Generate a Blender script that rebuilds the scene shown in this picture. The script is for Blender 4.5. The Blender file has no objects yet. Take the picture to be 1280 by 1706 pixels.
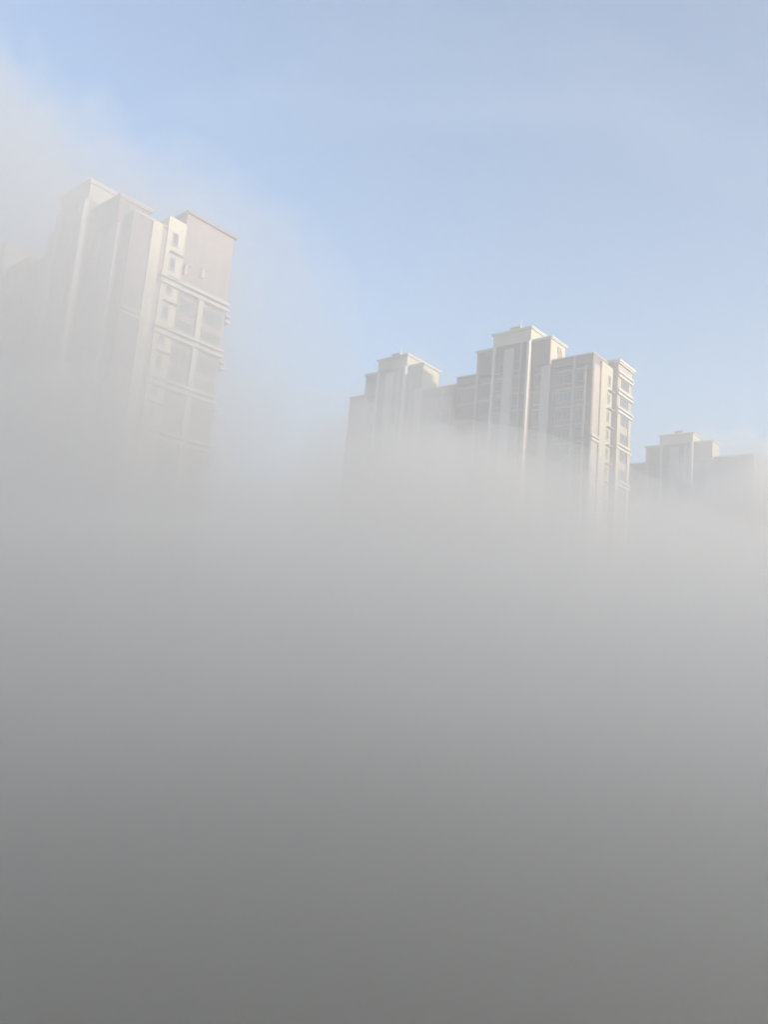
import bpy, math, random
from mathutils import Vector, Matrix, noise
random.seed(7)

# ------------------------------------------------------------------ camera, sky, sun, exposure
S = bpy.context.scene
COL = S.collection
CAM_H = 22.0                                   # taken from a storey window, inside the fog
PITCH, ROLL = math.radians(9.03), math.radians(4.97)
cd = bpy.data.cameras.new('camera')
cd.sensor_fit = 'VERTICAL'; cd.sensor_height = 24.0
cd.lens = 12.0 / (853.0 / 1265.0)
cd.clip_start = 0.1; cd.clip_end = 6000
cam = bpy.data.objects.new('camera', cd); COL.objects.link(cam)
cam.matrix_world = (Matrix.Translation((0, 0, CAM_H)) @ Matrix.Rotation(math.pi/2 + PITCH, 4, 'X')
                    @ Matrix.Rotation(ROLL, 4, 'Z'))
S.camera = cam

SUN_EL, SUN_AZ = math.radians(13), math.radians(127)     # azimuth clockwise from the view direction (+Y)
W = bpy.data.worlds.new('World'); S.world = W; W.use_nodes = True
nt = W.node_tree; nt.nodes.clear()
wo = nt.nodes.new('ShaderNodeOutputWorld'); bg = nt.nodes.new('ShaderNodeBackground')
sky = nt.nodes.new('ShaderNodeTexSky'); sky.sky_type = 'NISHITA'; sky.sun_disc = False
sky.sun_elevation = SUN_EL; sky.sun_rotation = SUN_AZ
sky.altitude = 50; sky.air_density = 1.0; sky.dust_density = 0.4; sky.ozone_density = 2.3
bg.inputs['Strength'].default_value = 0.15
# a trace of high thin cloud
tcw = nt.nodes.new('ShaderNodeTexCoord'); mpw = nt.nodes.new('ShaderNodeMapping')
mpw.inputs['Rotation'].default_value = (0.3, 0.5, 0.9); mpw.inputs['Scale'].default_value = (1.2, 7.0, 4.0)
nzw = nt.nodes.new('ShaderNodeTexNoise'); nzw.inputs['Scale'].default_value = 1.3; nzw.inputs['Detail'].default_value = 7
nzw.inputs['Distortion'].default_value = 0.6
mrw = nt.nodes.new('ShaderNodeMapRange'); mrw.inputs[1].default_value = .5; mrw.inputs[2].default_value = .85
mrw.inputs[3].default_value = 0; mrw.inputs[4].default_value = .07
mxw = nt.nodes.new('ShaderNodeMix'); mxw.data_type = 'RGBA'; mxw.inputs[7].default_value = (6.0, 6.0, 6.0, 1)
nt.links.new(tcw.outputs['Generated'], mpw.inputs[0]); nt.links.new(mpw.outputs[0], nzw.inputs['Vector'])
nt.links.new(nzw.outputs[0], mrw.inputs[0]); nt.links.new(mrw.outputs[0], mxw.inputs[0])
nt.links.new(sky.outputs[0], mxw.inputs[6]); nt.links.new(mxw.outputs[2], bg.inputs[0]); nt.links.new(bg.outputs[0], wo.inputs[0])

sd = bpy.data.lights.new('sun', 'SUN'); sd.energy = 3.9; sd.angle = math.radians(0.5)
sd.color = (1.0, 0.86, 0.69)
sun = bpy.data.objects.new('sun', sd); COL.objects.link(sun)
sdir = Vector((math.cos(SUN_EL)*math.sin(SUN_AZ), math.cos(SUN_EL)*math.cos(SUN_AZ), math.sin(SUN_EL)))
sun.rotation_euler = sdir.to_track_quat('Z', 'Y').to_euler()
sun.location = sdir * 200

S.view_settings.view_transform = 'Standard'; S.view_settings.look = 'None'
S.view_settings.gamma = 1.0; S.view_settings.use_curve_mapping = False
S.view_settings.exposure = 1.22
S.render.engine = 'CYCLES'
cy = S.cycles
cy.use_denoising = True; cy.denoiser = 'OPENIMAGEDENOISE'
cy.max_bounces = 5; cy.diffuse_bounces = 2; cy.glossy_bounces = 2; cy.transmission_bounces = 2
cy.volume_bounces = 3; cy.transparent_max_bounces = 32
cy.sample_clamp_indirect = 4.0
cy.caustics_reflective = False; cy.caustics_refractive = False

# ------------------------------------------------------------------ materials
def mat(name, rgb, rough=0.8, var=0.12, scale=0.6, streak=0.0, tile=None, metallic=0.0, spec=0.3):
    m = bpy.data.materials.new(name); m.use_nodes = True
    t = m.node_tree; b = t.nodes['Principled BSDF']
    b.inputs['Roughness'].default_value = rough
    b.inputs['Metallic'].default_value = metallic
    b.inputs['Specular IOR Level'].default_value = spec
    tc = t.nodes.new('ShaderNodeTexCoord')
    def mixc(a, bb, fac):
        n = t.nodes.new('ShaderNodeMix'); n.data_type = 'RGBA'
        for s_, v in ((6, a), (7, bb)):
            if hasattr(v, 'links'): t.links.new(v, n.inputs[s_])
            else: n.inputs[s_].default_value = (*v, 1)
        t.links.new(fac, n.inputs[0]); return n.outputs[2]
    n1 = t.nodes.new('ShaderNodeTexNoise'); n1.inputs['Scale'].default_value = scale
    n1.inputs['Detail'].default_value = 6
    t.links.new(tc.outputs['Object'], n1.inputs['Vector'])
    lo = tuple(c*(1-var) for c in rgb); hi = tuple(min(1, c*(1+var)) for c in rgb)
    c = mixc(lo, hi, n1.outputs[0])
    if streak:                                  # rain stains running down the wall
        mp = t.nodes.new('ShaderNodeMapping'); mp.inputs['Scale'].default_value = (2.2, 2.2, 0.07)
        t.links.new(tc.outputs['Object'], mp.inputs[0])
        n2 = t.nodes.new('ShaderNodeTexNoise'); n2.inputs['Scale'].default_value = 1.0
        n2.inputs['Detail'].default_value = 4
        t.links.new(mp.outputs[0], n2.inputs['Vector'])
        r = t.nodes.new('ShaderNodeMapRange'); r.inputs[1].default_value = .5; r.inputs[2].default_value = .8
        r.inputs[3].default_value = 0; r.inputs[4].default_value = streak
        t.links.new(n2.outputs[0], r.inputs[0])
        c = mixc(c, tuple(x*0.55 for x in rgb), r.outputs[0])
    if tile:
        br = t.nodes.new('ShaderNodeTexBrick'); br.inputs['Scale'].default_value = 1.0
        br.inputs['Brick Width'].default_value = tile[0]; br.inputs['Row Height'].default_value = tile[1]
        br.inputs['Mortar Size'].default_value = 0.012
        cmb = t.nodes.new('ShaderNodeCombineXYZ'); sp = t.nodes.new('ShaderNodeSeparateXYZ')
        ad = t.nodes.new('ShaderNodeMath'); ad.operation = 'ADD'
        t.links.new(tc.outputs['Object'], sp.inputs[0])
        t.links.new(sp.outputs[0], ad.inputs[0]); t.links.new(sp.outputs[1], ad.inputs[1])
        t.links.new(ad.outputs[0], cmb.inputs[0]); t.links.new(sp.outputs[2], cmb.inputs[1])
        t.links.new(cmb.outputs[0], br.inputs['Vector'])
        br.inputs['Color1'].default_value = (1, 1, 1, 1); br.inputs['Color2'].default_value = (.82, .82, .82, 1)
        br.inputs['Mortar'].default_value = (.7, .7, .7, 1)
        mm = t.nodes.new('ShaderNodeMix'); mm.data_type = 'RGBA'; mm.blend_type = 'MULTIPLY'
        mm.inputs[0].default_value = 1
        t.links.new(c, mm.inputs[6]); t.links.new(br.outputs[0], mm.inputs[7]); c = mm.outputs[2]
    t.links.new(c, b.inputs['Base Color'])
    return m

M = {
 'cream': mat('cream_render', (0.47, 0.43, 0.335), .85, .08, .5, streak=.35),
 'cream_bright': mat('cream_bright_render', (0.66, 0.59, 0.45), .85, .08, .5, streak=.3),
 'white': mat('white_moulding', (0.56, 0.54, 0.49), .8, .06, .8, streak=.25),
 'brown': mat('brown_facing_tile', (0.27, 0.205, 0.185), .7, .15, .35, streak=.3, tile=(.6, .3)),
 'bay_tile': mat('pinkish_bay_tile', (0.36, 0.29, 0.265), .7, .15, .35, streak=.35, tile=(.6, .3)),
 'beige': mat('beige_render', (0.42, 0.36, 0.31), .85, .1, .4, streak=.3),
 'grey': mat('grey_render', (0.42, 0.40, 0.37), .85, .08, .5, streak=.3),
 'frame': mat('window_frame_paint', (0.38, 0.37, 0.35), .5, .05, 2),
 'glass': mat('window_glass', (0.13, 0.14, 0.15), .15, .5, .9, spec=.6),
 'metal': mat('galvanised_metal', (0.55, 0.56, 0.57), .35, .1, 3, metallic=.8),
 'roof': mat('roof_felt', (0.18, 0.18, 0.18), .95, .2, .5),
 'ac': mat('white_casing', (0.55, 0.55, 0.53), .5, .06, 2),
 'emblem': mat('emblem_relief', (0.42, 0.33, 0.27), .7, .1, 2),
 'ground': mat('ground', (0.07, 0.072, 0.06), .95, .45, .05),
}

# ------------------------------------------------------------------ mesh helpers
class MB:
    def __init__(s): s.v = []; s.f = []
    def box(s, x0, x1, y0, y1, z0, z1):
        n = len(s.v)
        s.v += [(x0,y0,z0),(x1,y0,z0),(x1,y1,z0),(x0,y1,z0),(x0,y0,z1),(x1,y0,z1),(x1,y1,z1),(x0,y1,z1)]
        s.f += [tuple(n+i for i in q) for q in ((0,3,2,1),(4,5,6,7),(0,1,5,4),(1,2,6,5),(2,3,7,6),(3,0,4,7))]
        return s
    def tube(s, x, y, z0, z1, r, k=10):
        n = len(s.v)
        for z in (z0, z1):
            for i in range(k):
                a = 2*math.pi*i/k; s.v.append((x+r*math.cos(a), y+r*math.sin(a), z))
        for i in range(k):
            j = (i+1) % k; s.f.append((n+i, n+j, n+k+j, n+k+i))
        s.f.append(tuple(n+i for i in reversed(range(k)))); s.f.append(tuple(n+k+i for i in range(k)))
        return s
    def build(s, name, m, parent=None, kind=None, label=None):
        me = bpy.data.meshes.new(name); me.from_pydata(s.v, [], s.f); me.update()
        me.materials.append(m)
        o = bpy.data.objects.new(name, me); COL.objects.link(o)
        if parent: o.parent = parent
        if kind: o['kind'] = kind
        if label: o['label'] = label
        return o

def copy_part(src, parent, offset):
    o = src.copy(); COL.objects.link(o); o.parent = parent; o.location = offset
    for ch in src.children:
        c = ch.copy(); COL.objects.link(c); c.parent = o
    return o

# plan frame shared by the whole estate: local x runs along U (away to the right), local y along V (away to the left)
AZU = math.radians(41.03)
U = Vector((math.sin(AZU), math.cos(AZU), 0)); V = Vector((-U.y, U.x, 0))
G = CAM_H                                       # heights below are over the camera; G puts them over the ground
FL = 2.9

def tower(name, u0, v0, label, group, wing=7.0, p2w=3.2, p1w=7.0, p2e=3.6, winge=4.4, k=1.0, top=44.6,
          p1top=50.3, p2top=48.3, end='plain', wingset=0.0, zmin=6.0, wingdrop=0.0, pmat='cream'):
    root = bpy.data.objects.new(name, None); COL.objects.link(root)
    root.location = (U*u0 + V*v0) ; root.rotation_euler = (0, 0, math.atan2(U.y, U.x))
    root['label'] = label; root['category'] = 'apartment tower'
    if group: root['group'] = group
    y1 = wing; y2 = y1+p2w; y3 = y2+p1w; y4 = y3+p2e; y5 = y4+winge
    X = 12.0
    T = top + G
    TW = T - wingdrop
    # --- main walls (brown tile) with floor slab lines
    w = MB()
    w.box(0.30+wingset, X, 0, y1, -.5, TW-.9)
    w.box(0.31, X, y1, y5, -.5, T-.9)
    w.box(-.30, 4.1 if pmat == 'cream' else 2.9, y1, y2, -.5, p2top+G-1.0)
    w.box(-1.30, 3.1, y2, y3, -.5, p1top+G-2.3)
    w.box(-.30, 4.1, y3, y4, -.5, p2top+G-1.0)
    w.build('wall', M['brown'], root)
    # --- slab edges in the window bays: one moulding set per storey
    z = T - 1.6
    zf = []
    while z > 0:
        zf.append(z); z -= FL
    for z in zf:
        sl = MB()
        sl.box(0.16+wingset, .30+wingset, .5, y1-.06, z-.75, z-.45) if z < TW-1.2 else None
        sl.box(-.42, -.30, y1+1.45, y2-.3, z-.75, z-.45)
        sl.box(-1.42, -1.30, y2+.5, y3-.5, z-.75, z-.45)
        sl.box(-.42, -.30, y3+.5, y4-.5, z-.75, z-.45)
        sl.box(.16, .30, y4+.3, y5-.5, z-.75, z-.45)
        sl.build('floor_band', M['beige'], root)
    # --- parapets
    pp = MB()
    pp.box(wingset, 5.0, 0.02, y1, TW-1.5, TW-.12)
    pp.box(0.02, X-.02, y4, y5-.02, T-1.5, T-.12)
    pp.box(6.2, X, y1, y4, T-.9, T-.12)
    pp.build('parapet', M['brown'], root)
    cp = MB()
    cp.box(-.12+wingset, 5.05, -.12, y1-.02, TW-.12, TW+.02).box(-.12, X+.1, y4+.02, y5+.1, T-.12, T+.02)
    cp.build('coping', M['white'], root)
    # --- penthouses in cream render
    def pent(x0, x1, ya, yb, z0, z1, m='cream'):
        b = MB().box(x0, x1, ya, yb, z0, z1-.35)
        o = b.build('penthouse', M[m], root)
        MB().box(x0-.22, x1+.22, ya-.22, yb+.22, z1-.35, z1-.18).box(x0-.34, x1+.34, ya-.34, yb+.34, z1-.18, z1).build('cornice', M['white' if m == 'cream' else 'beige'], o)
        return o
    pent(-1.45, 3.15, y2-.02, y3+.02, p1top+G-2.35, p1top+G)
    b2 = pent(-.62, 4.15 if pmat == 'cream' else 3.0, y1-.03, y2+.6, T-.9, p2top+G, pmat)
    pent(-.60, 4.13, y3-.6, y4+.03, T-.9, p2top+G)
    # brown tiled strips closing the side of the lower penthouses up to their cornices
    MB().box(-.72, -.62, y1+.02, y2-.03, T-.9, p2top+G-.37).build('side_facing', M['brown'], root)
    MB().box(-.72, -.60, y3+.02, y4-.05, T-.9, p2top+G-.37).build('side_facing', M['brown'], root)
    # small lift overrun on the top roof with a mast
    MB().box(-.6, 1.8, y2+2.6, y2+4.4, p1top+G, p1top+G+.75).box(-.75, 1.95, y2+2.45, y2+4.55, p1top+G+.75, p1top+G+.93).build('roof_hatch', M['cream'], root)
    MB().tube(-.9, y2+2.3, p1top+G-.1, p1top+G+1.5, .07).tube(-.9, y2+2.3, p1top+G+1.5, p1top+G+1.75, .14).build('mast', M['ac'], root)
    # --- pilasters on the shaded long side (each its own)
    def pil(x0, x1, ya, yb, zt, m='beige'):
        MB().box(x0, x1, ya, yb, -.4, zt).build('pilaster', M[m], root)
    ws = wingset
    pil(ws, .30+ws, 0.02, .5, TW-1.52, 'brown')
    narrow = wing < 5
    if not narrow:
        pil(-.16+ws, .30+ws, 1.05, 1.3, TW-1.9)
        pil(-.28+ws, .30+ws, 2.95, 3.2, TW-.2)
    else:
        pil(-.55, -.30, y1+3.6, y1+3.85, T-.95)
    pil(ws+.05, .30+ws, wing-.7, wing-.06, TW-1.52, 'brown')
    pil(-.60, -.30, y1, y1+1.45, T-.95, 'grey')
    pil(-.60, -.30, y2-.3, y2-.02, p2top+G-1.05, 'brown')
    pil(-1.85, -1.30, y2-.06, y2+.34, p1top+G-2.4, 'white')
    pil(-1.60, -1.30, y2+.34, y2+.6, p1top+G-2.4, 'brown')
    pil(-1.70, -1.30, y2+1.45, y2+1.7, p1top+G-2.4)
    pil(-1.62, -1.30, y2+p1w*.42, y2+p1w*.67, p1top+G-3.1, 'grey')
    pil(-1.78, -1.30, y3-.55, y3-.2, p1top+G-2.4, 'white')
    pil(-.78, -.30, y4-.5, y4-.1, p2top+G-1.05, 'beige')
    pil(0, .30, y5-.5, y5-.02, T-1.52, 'brown')
    # --- windows of the long side: columns (x plane, y0, y1)
    colsS = [(.30+ws, 3.45, 4.75), (.30+ws, 4.95, 6.2), (.30+ws, 1.5, 2.75),
             (-.30, y1+1.6, y2-.45), (-1.30, y2+1.8, y2+p1w*.41), (-1.30, y2+p1w*.7, y3-.7),
             (-.30, y3+.7, y4-.75)]
    if narrow:
        colsS[:4] = [(.30, .7, 1.3), (-.30, y1+1.7, y1+3.4), (-.30, y1+4.0, y2-.45)]
    low = MB(); lowg = MB()
    budget = 74
    for ci, (x, ya, yb) in enumerate(colsS):
        src = None
        for z in zf:
            if z > TW-2.2 and x > 0: continue
            z0, z1 = z+.25, z+1.85
            if z-G > zmin and budget > 0:
                budget -= 1
                if src is None:
                    f = MB()
                    f.box(-.12, 0, 0, .08, 0, 1.6).box(-.12, 0, yb-ya-.08, yb-ya, 0, 1.6)
                    f.box(-.12, 0, .08, yb-ya-.08, 1.52, 1.6).box(-.12, 0, .08, yb-ya-.08, 0, .08)
                    f.box(-.10, 0, (yb-ya)/2-.03, (yb-ya)/2+.03, .08, 1.52)
                    f.box(-.20, 0, -.06, yb-ya+.06, -.1, 0)
                    src = f.build('window', M['frame'], root); src.location = (x, ya, z0)
                    MB().box(-.05, -.004, .08, yb-ya-.08, .08, 1.52).build('pane', M['glass'], src)
                else:
                    copy_part(src, root, (x, ya, z0))
            else:
                low.box(x-.05, x-.004, ya+.08, yb-.08, z0+.08, z1-.08)
    # --- the sunlit end
    if end in ('bay', 'flush', 'strip'):
        ct = TW - .6
        if end == 'flush':
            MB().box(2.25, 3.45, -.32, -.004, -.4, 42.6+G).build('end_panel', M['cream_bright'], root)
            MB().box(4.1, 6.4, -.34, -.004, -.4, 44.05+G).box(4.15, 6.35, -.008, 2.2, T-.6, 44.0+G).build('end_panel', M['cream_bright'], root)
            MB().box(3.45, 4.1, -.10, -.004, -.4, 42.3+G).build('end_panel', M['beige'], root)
        else:
            MB().box(2.4, 6.35, -.32, -.004, -.4, ct).build('end_panel', M['cream'], root)
        # facing strip beside it, with narrow ribs
        MB().box(.31, 2.25 if end == 'flush' else 2.4, -.05, -.004, -.4, TW-1.6).build('end_panel', M['brown'] if end == 'flush' else M['beige'], root, label='plain facing strip beside the cream panel')
        if end != 'strip':
            src = None
            zt = 40.95
            n = 0
            zz = zt + G
            while zz > 1:
                if zz - G > 8 and n < 12:
                    n += 1
                    yy = -.34 if end == 'flush' else -.32
                    if src is None:
                        f = MB()
                        f.box(-.42, -.32, -.1, 0, -.05, 1.45).box(.32, .42, -.1, 0, -.05, 1.45)
                        f.box(-.32, .32, -.1, 0, 1.35, 1.45).box(-.48, .48, -.16, 0, -.17, -.05)
                        src = f.build('window', M['white'], root); src.location = (5.12, yy, zz)
                        MB().box(-.32, .32, -.03, -.004, -.05, 1.35).build('pane', M['glass'], src)
                        led = MB().box(-.55, 1.2, -.55, 0, -.12, 0).build('ledge', M['beige'], root)
                        led.location = (5.12, yy, zz-.95)
                    else:
                        copy_part(src, root, (5.12, yy, zz)); copy_part(led, root, (5.12, yy, zz-.95))
                else:
                    low.box(4.8, 5.44, -.36, -.325 if end != 'flush' else -.345, zz, zz+1.35)
                zz -= FL
            # twin string course low on the facing strip
            for zc in (31.9-.1, 20.2):
                MB().box(-.25, 2.3, -.45, -.05, zc+G-.3, zc+G).box(-.2, 2.25, -.4, -.05, zc+G-.85, zc+G-.55).build('cornice', M['white'], root)
        if end == 'bay':
            bx0, bx1, by = 6.65, 12.0, -1.05
            MB().box(bx0, bx1, by, -.004, -.4, 44.9+G).box(bx0, X, 0, y1, T-.9, 44.9+G).build('bay', M['beige'], root, label='projecting bay of beige render')
            MB().box(bx0-.25, bx1+.3, by-.3, y1+.2, 44.9+G, 45.15+G).box(bx0-.4, bx1+.45, by-.45, y1+.3, 45.15+G, 45.5+G).build('coping', M['white'], root)
            zb = 43.75
            i = 0
            while zb > -10:
                if i < 3 or i % 2 == 0:
                    MB().box(bx0-.2, bx1+.02, by-.34, by, zb+G-.34, zb+G).box(bx0-.2, bx1+.02, by-.34, by, zb+G-1.0, zb+G-.66).build('cornice', M['white'], root)
                    MB().box(bx1, bx1+.5, by-.25, by+3, zb+G-.5, zb+G-.3).build('balcony_slab', M['white'], root)
                i += 1; zb -= FL
            MB().box(bx0, bx0+1.05, by-.18, by, -.3, 36.75+G).build('pilaster', M['cream'], root)
            MB().box(bx1-1.15, bx1-.25, by-.18, by, -.3, 36.75+G).build('pilaster', M['cream'], root)
            wx0, wx1 = bx0+1.25, bx1-1.35
            for i in range(20):
                zz = 43.75 - 1.0 - 1.65 - FL*i + G
                if zz < 2: break
                if zz-G > 14:
                    f = MB().box(0, .08, -.12, 0, 0, 1.6).box(wx1-wx0-.08, wx1-wx0, -.12, 0, 0, 1.6)
                    f.box(.08, wx1-wx0-.08, -.12, 0, 1.52, 1.6).box(.08, wx1-wx0-.08, -.12, 0, 0, .08).box((wx1-wx0)/2-.04, (wx1-wx0)/2+.04, -.1, 0, .08, 1.52)
                    o = f.build('window', M['frame'], root); o.location = (wx0, by, zz)
                    MB().box(.08, wx1-wx0-.08, -.05, -.004, .08, 1.52).build('pane', M['glass'], o)
                else:
                    low.box(wx0, wx1, by-.05, by-.004, zz, zz+1.6)
        if end == 'flush':
            bx1 = 13.2
            MB().box(6.45, bx1, -.06, 6, -.4, 45.6+G).build('bay', M['bay_tile'], root, label='bay faced in pinkish brown tile')
            MB().box(6.3, bx1+.3, -.4, 6.2, 45.6+G, 45.9+G).build('coping', M['brown'], root)
            i = 0
            zb = 37.15
            while zb > -10:
                x0 = 3.75
                MB().box(x0, bx1+.05, -.75, -.34, zb+G-.36, zb+G).box(x0, bx1+.05, -.72, -.34, zb+G-1.05, zb+G-.7).build('cornice', M['white'], root)
                MB().box(bx1, bx1+.7, -.4, 3.0, zb+G-1.55, zb+G-1.36).box(bx1, bx1+.7, -.4, 3.0, zb+G-2.3, zb+G-2.05).build('balcony_slab', M['white'], root)
                zb -= 2*FL; 
            MB().box(9.15, 9.85, -.5, -.06, -.3, 36.1+G).build('pilaster', M['white'], root)
            for i in range(14):
                zz = 36.1 - 2.35 - FL*i + G
                if i % 2 == 1: zz += .35
                if zz < 2: break
                for (wx0, wx1) in ((6.7, 9.0), (10.15, 12.9)):
                    if zz-G > 8:
                        f = MB().box(0, .08, -.12, 0, 0, 1.7).box(wx1-wx0-.08, wx1-wx0, -.12, 0, 0, 1.7)
                        f.box(.08, wx1-wx0-.08, -.12, 0, 1.62, 1.7).box(.08, wx1-wx0-.08, -.12, 0, 0, .08).box((wx1-wx0)/2-.04, (wx1-wx0)/2+.04, -.1, 0, .08, 1.62)
                        o = f.build('window', M['frame'], root); o.location = (wx0, -.06, zz)
                        MB().box(.08, wx1-wx0-.08, -.05, -.004, .08, 1.62).build('pane', M['glass'], o)
                    else:
                        low.box(wx0, wx1, -.1, -.064, zz, zz+1.7)
            # outdoor units and brackets on the top storeys
            for (ax, az) in ((6.75, 38.2), (9.0, 38.7)):
                a = MB().box(ax, ax+.3, -.62, -.06, az+G, az+G+1.1).build('air_conditioner', M['ac'], root)
                MB().box(ax, ax+.9, -.5, -.06, az+G+1.2, az+G+1.26).build('bracket', M['ac'], a)
    if low.v:
        low.build('lower_windows', M['glass'], root, kind='stuff')
    return root, b2, (y1, y2, y3, y4, y5)

# ------------------------------------------------------------------ ground
gm = MB()
N = 24
for j in range(N+1):
    for i in range(N+1):
        gm.v.append((-2500+5000*i/N, -2500+5000*j/N, 0))
for j in range(N):
    for i in range(N):
        a = j*(N+1)+i; gm.f.append((a, a+1, a+N+2, a+N+1))
go = gm.build('ground', M['ground'], None, kind='structure', label='dim ground of the estate far below the fog')

# ------------------------------------------------------------------ towers
R1, emb_parent, _ = tower('apartment_tower', 101.96, 49.48,
    'tall stepped tower on the right with cream end wall and twin white bands',
    None, end='bay')
em = MB()                                        # worn relief on the lit side of the second penthouse
ex, ez, ey = 1.55, 45.25+G, 6.97
for (a, b, c, d) in ((0, .18, 1.1, 2.1), (0, 1.0, 1.95, 2.1), (.85, 1.05, 1.1, 2.1), (.35, .6, 1.35, 1.7),
                     (0, 1.0, 1.0, 1.12), (.2, .42, .15, .8), (.2, 1.1, 0, .16), (.75, .95, .3, .85), (1.2, 1.42, .4, 1.5)):
    em.box(ex+a, ex+b, ey-.12, ey, ez+c, ez+d)
em.build('wall_emblem', M['emblem'], R1)

R2, _, _ = tower('apartment_tower', 101.96, 49.48+25.35,
    'stepped tower half lost in fog in the middle, behind the banded tower',
    None, end='plain', wingset=.6, wingdrop=.9, zmin=20)

L1, _, _ = tower('apartment_tower', 38.1, 72.6,
    'closest tower, on the left, with two cream strips and white cornices',
    None, end='flush', wing=2.1, p2w=6.0, p1top=48.3, p2top=44.9, top=42.75, pmat='brown')

L2, _, _ = tower('apartment_tower', 38.4, 98.6,
    'pale tower top showing at the left edge behind the closest tower',
    None, end='plain', p1top=49.3, zmin=25)

F1, _, _ = tower('apartment_tower', 170.0, 44.6,
    'distant tower at the right edge, smallest and palest of all',
    None, end='strip', wing=8.4, p2w=4.0, p1w=7.4, zmin=25)

# ------------------------------------------------------------------ haze and fog
def air(name, density, colour, aniso, build, label, xyh=None):
    m = bpy.data.materials.new(name + '_air'); m.use_nodes = True
    t = m.node_tree; t.nodes.clear()
    o = t.nodes.new('ShaderNodeOutputMaterial'); p = t.nodes.new('ShaderNodeVolumePrincipled')
    p.inputs['Color'].default_value = (*colour, 1); p.inputs['Density'].default_value = density
    p.inputs['Anisotropy'].default_value = aniso
    t.links.new(p.outputs[0], o.inputs['Volume'])
    ob = build(name, m); ob['kind'] = 'stuff'; ob['label'] = label
    return ob

def haze_box(name, m):
    return MB().box(-330, 330, -200, 420, -1, 84).build(name, m)

def bank(base, amp, scale, seed, bumps=(), half=300, cy_=90, n=72, bottom=-.7):
    """closed body with a flat underside and a softly rolling top; height given over the camera"""
    def h(x, y):
        z = base + amp*(noise.fractal(Vector((x/scale+seed, y/scale-seed, seed*1.7)), 1.0, 2.0, 3))
        for (bx, by, r, hh) in bumps:
            z += hh*math.exp(-((x-bx)**2+(y-by)**2)/(r*r))
        return z + G
    def f(name, m):
        b = MB()
        for j in range(n+1):
            for i in range(n+1):
                x = -half+2*half*i/n; y = cy_-half+2*half*j/n
                b.v.append((x, y, max(bottom + 1.7, h(x, y))))
        for j in range(n):
            for i in range(n):
                a = j*(n+1)+i; b.f.append((a, a+1, a+n+2, a+n+1))
        ring = [i for i in range(n)] + [j*(n+1)+n for j in range(n)] + [n*(n+1)+n-i for i in range(n)] + [(n-j)*(n+1) for j in range(n)]
        s0 = len(b.v)
        for r in ring: b.v.append((b.v[r][0], b.v[r][1], bottom))
        k = len(ring)
        for i in range(k):
            j = (i+1) % k; b.f.append((ring[j], ring[i], s0+i, s0+j))
        b.f.append(tuple(s0+i for i in reversed(range(k))))
        o = b.build(name, m)
        for p in o.data.polygons: p.use_smooth = False
        return o
    return f

def plume(cx_, cy_, cz, rx, ry, rz, seed, rough=.28, nu=84, nv=60):
    """a lumpy closed wisp of fog, height given over the camera"""
    def f(name, m):
        b = MB()
        def pt(th, ph):
            d = Vector((math.sin(th)*math.cos(ph), math.sin(th)*math.sin(ph), math.cos(th)))
            r = 1 + rough*noise.fractal(d*1.5+Vector((seed, 0, seed)), .75, 2.1, 5)
            return (cx_+rx*r*d.x, cy_+ry*r*d.y, max(-.5, cz+G+rz*r*d.z))
        b.v.append(pt(0, 0))
        for j in range(1, nv):
            for i in range(nu): b.v.append(pt(math.pi*j/nv, 2*math.pi*i/nu))
        b.v.append(pt(math.pi, 0))
        for i in range(nu): b.f.append((0, 1+i, 1+(i+1) % nu))
        for j in range(nv-2):
            for i in range(nu):
                a = 1+j*nu+i; c = 1+j*nu+(i+1) % nu; b.f.append((a, a+nu, c+nu, c))
        L = len(b.v)-1
        for i in range(nu): b.f.append((L, L-nu+(i+1) % nu, L-nu+i))
        return b.build(name, m)
    return f

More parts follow.
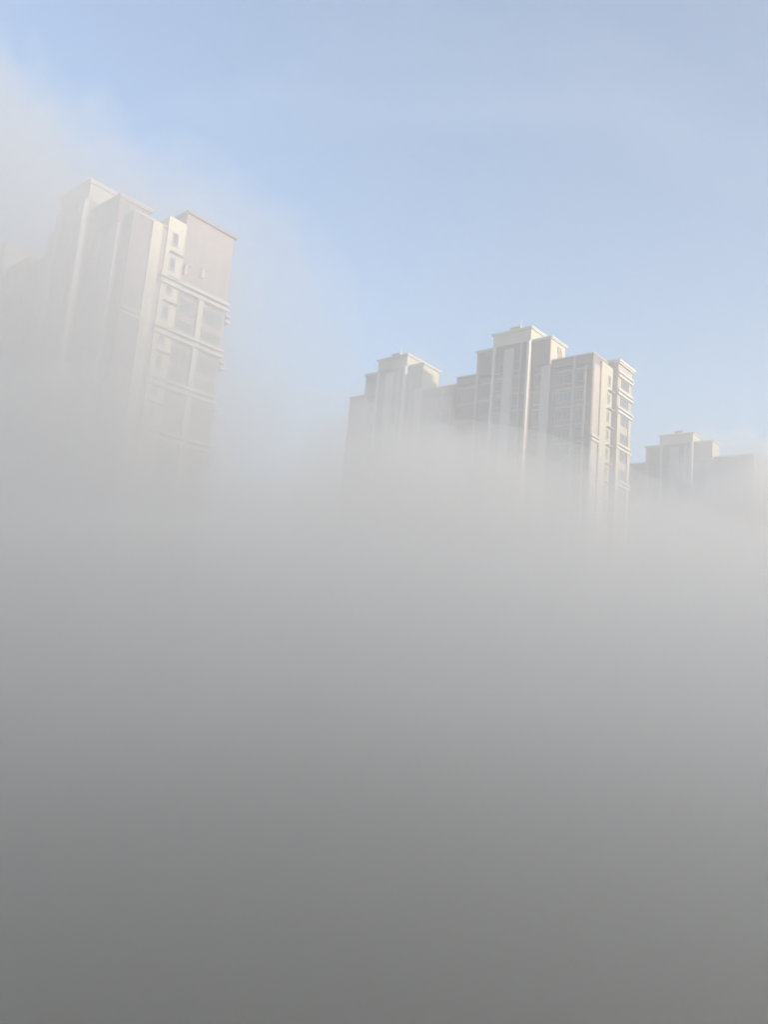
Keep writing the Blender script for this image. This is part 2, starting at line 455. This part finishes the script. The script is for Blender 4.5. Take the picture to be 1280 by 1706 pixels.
PALE = (0.974, 0.945, 0.894)
SHADE_TINT_WISP = (0.89, 0.87, 0.845)  # wisp colour darkened to paint in shade where less sun reaches
SHADE_TINT_A = (0.84, 0.785, 0.67)  # fading light below the eye, put into the fog colour
SHADE_TINT_B = (0.27, 0.23, 0.145)  # deeper shade painted as a darker fog colour
SHADE_TINT_LOW = (0.16, 0.13, 0.08)  # darkest painted shade, colouring the lowest fog
air('haze', 0.0036, PALE, .2, haze_box, 'thin even haze filling the air round the towers')
air('fog', 0.130, SHADE_TINT_LOW, .2, bank(-9, 2, 60, 1.3, half=296, bottom=-.9), 'thickest fog lying lowest over the ground, its shade put into a dark colour')
air('fog', 0.075, SHADE_TINT_B, .2, bank(-7.0, 2.5, 50, 9.3, half=294, bottom=-.85), 'fog a little below the eye, coloured dark for shade')
air('fog', 0.019, SHADE_TINT_A, .2, bank(-3.4, 2.2, 35, 12.3, half=293, bottom=-.82), 'thin fog just below the eye, coloured slightly dark for shade')
air('fog', 0.022, PALE, .2, bank(3.5, 2.5, 55, 4.1, half=292, bumps=((9, 84, 29, 19), (60, 110, 50, 10)), bottom=17.0), 'middle bank of fog swallowing the lower storeys')
air('fog', 0.008, PALE, .2, bank(6, 4, 40, 7.7, half=288, bumps=((-35, 60, 32, 8), (8, 85, 30, 13), (60, 120, 45, 12)), bottom=15.0), 'thin upper fog drifting against the tower walls')
air('fog', 0.002, PALE, .2, bank(15, 7, 42, 3.7, half=284, bumps=((-34, 60, 34, 12), (4, 95, 30, 12), (70, 130, 45, 18)), bottom=12.0), 'faint topmost veil of fog over the banks')
air('fog', 0.033, SHADE_TINT_WISP, .2, plume(-32, 57, 0, 23, 19, 46, 2.2, .30), 'innermost wisp of fog hanging in front of the closest tower')
air('fog', 0.028, SHADE_TINT_WISP, .2, plume(-35, 59, 0, 30, 22, 43, 5.2, .24), 'wider wisp of fog wrapped about the closest tower')
air('fog', 0.050, SHADE_TINT_WISP, .2, plume(0, 112, 2, 15, 12, 38, 3.9, .2), 'small wisp of fog in front of the middle tower')
air('fog', 0.038, PALE, .2, plume(9, 90, 2, 25, 13, 21, 4.4), 'dense low swell of fog against the foot of the banded tower')
air('fog', 0.075, SHADE_TINT_WISP, .2, plume(72, 140, 3, 34, 18, 41, 6.6), 'wisp of fog in front of the distant tower')
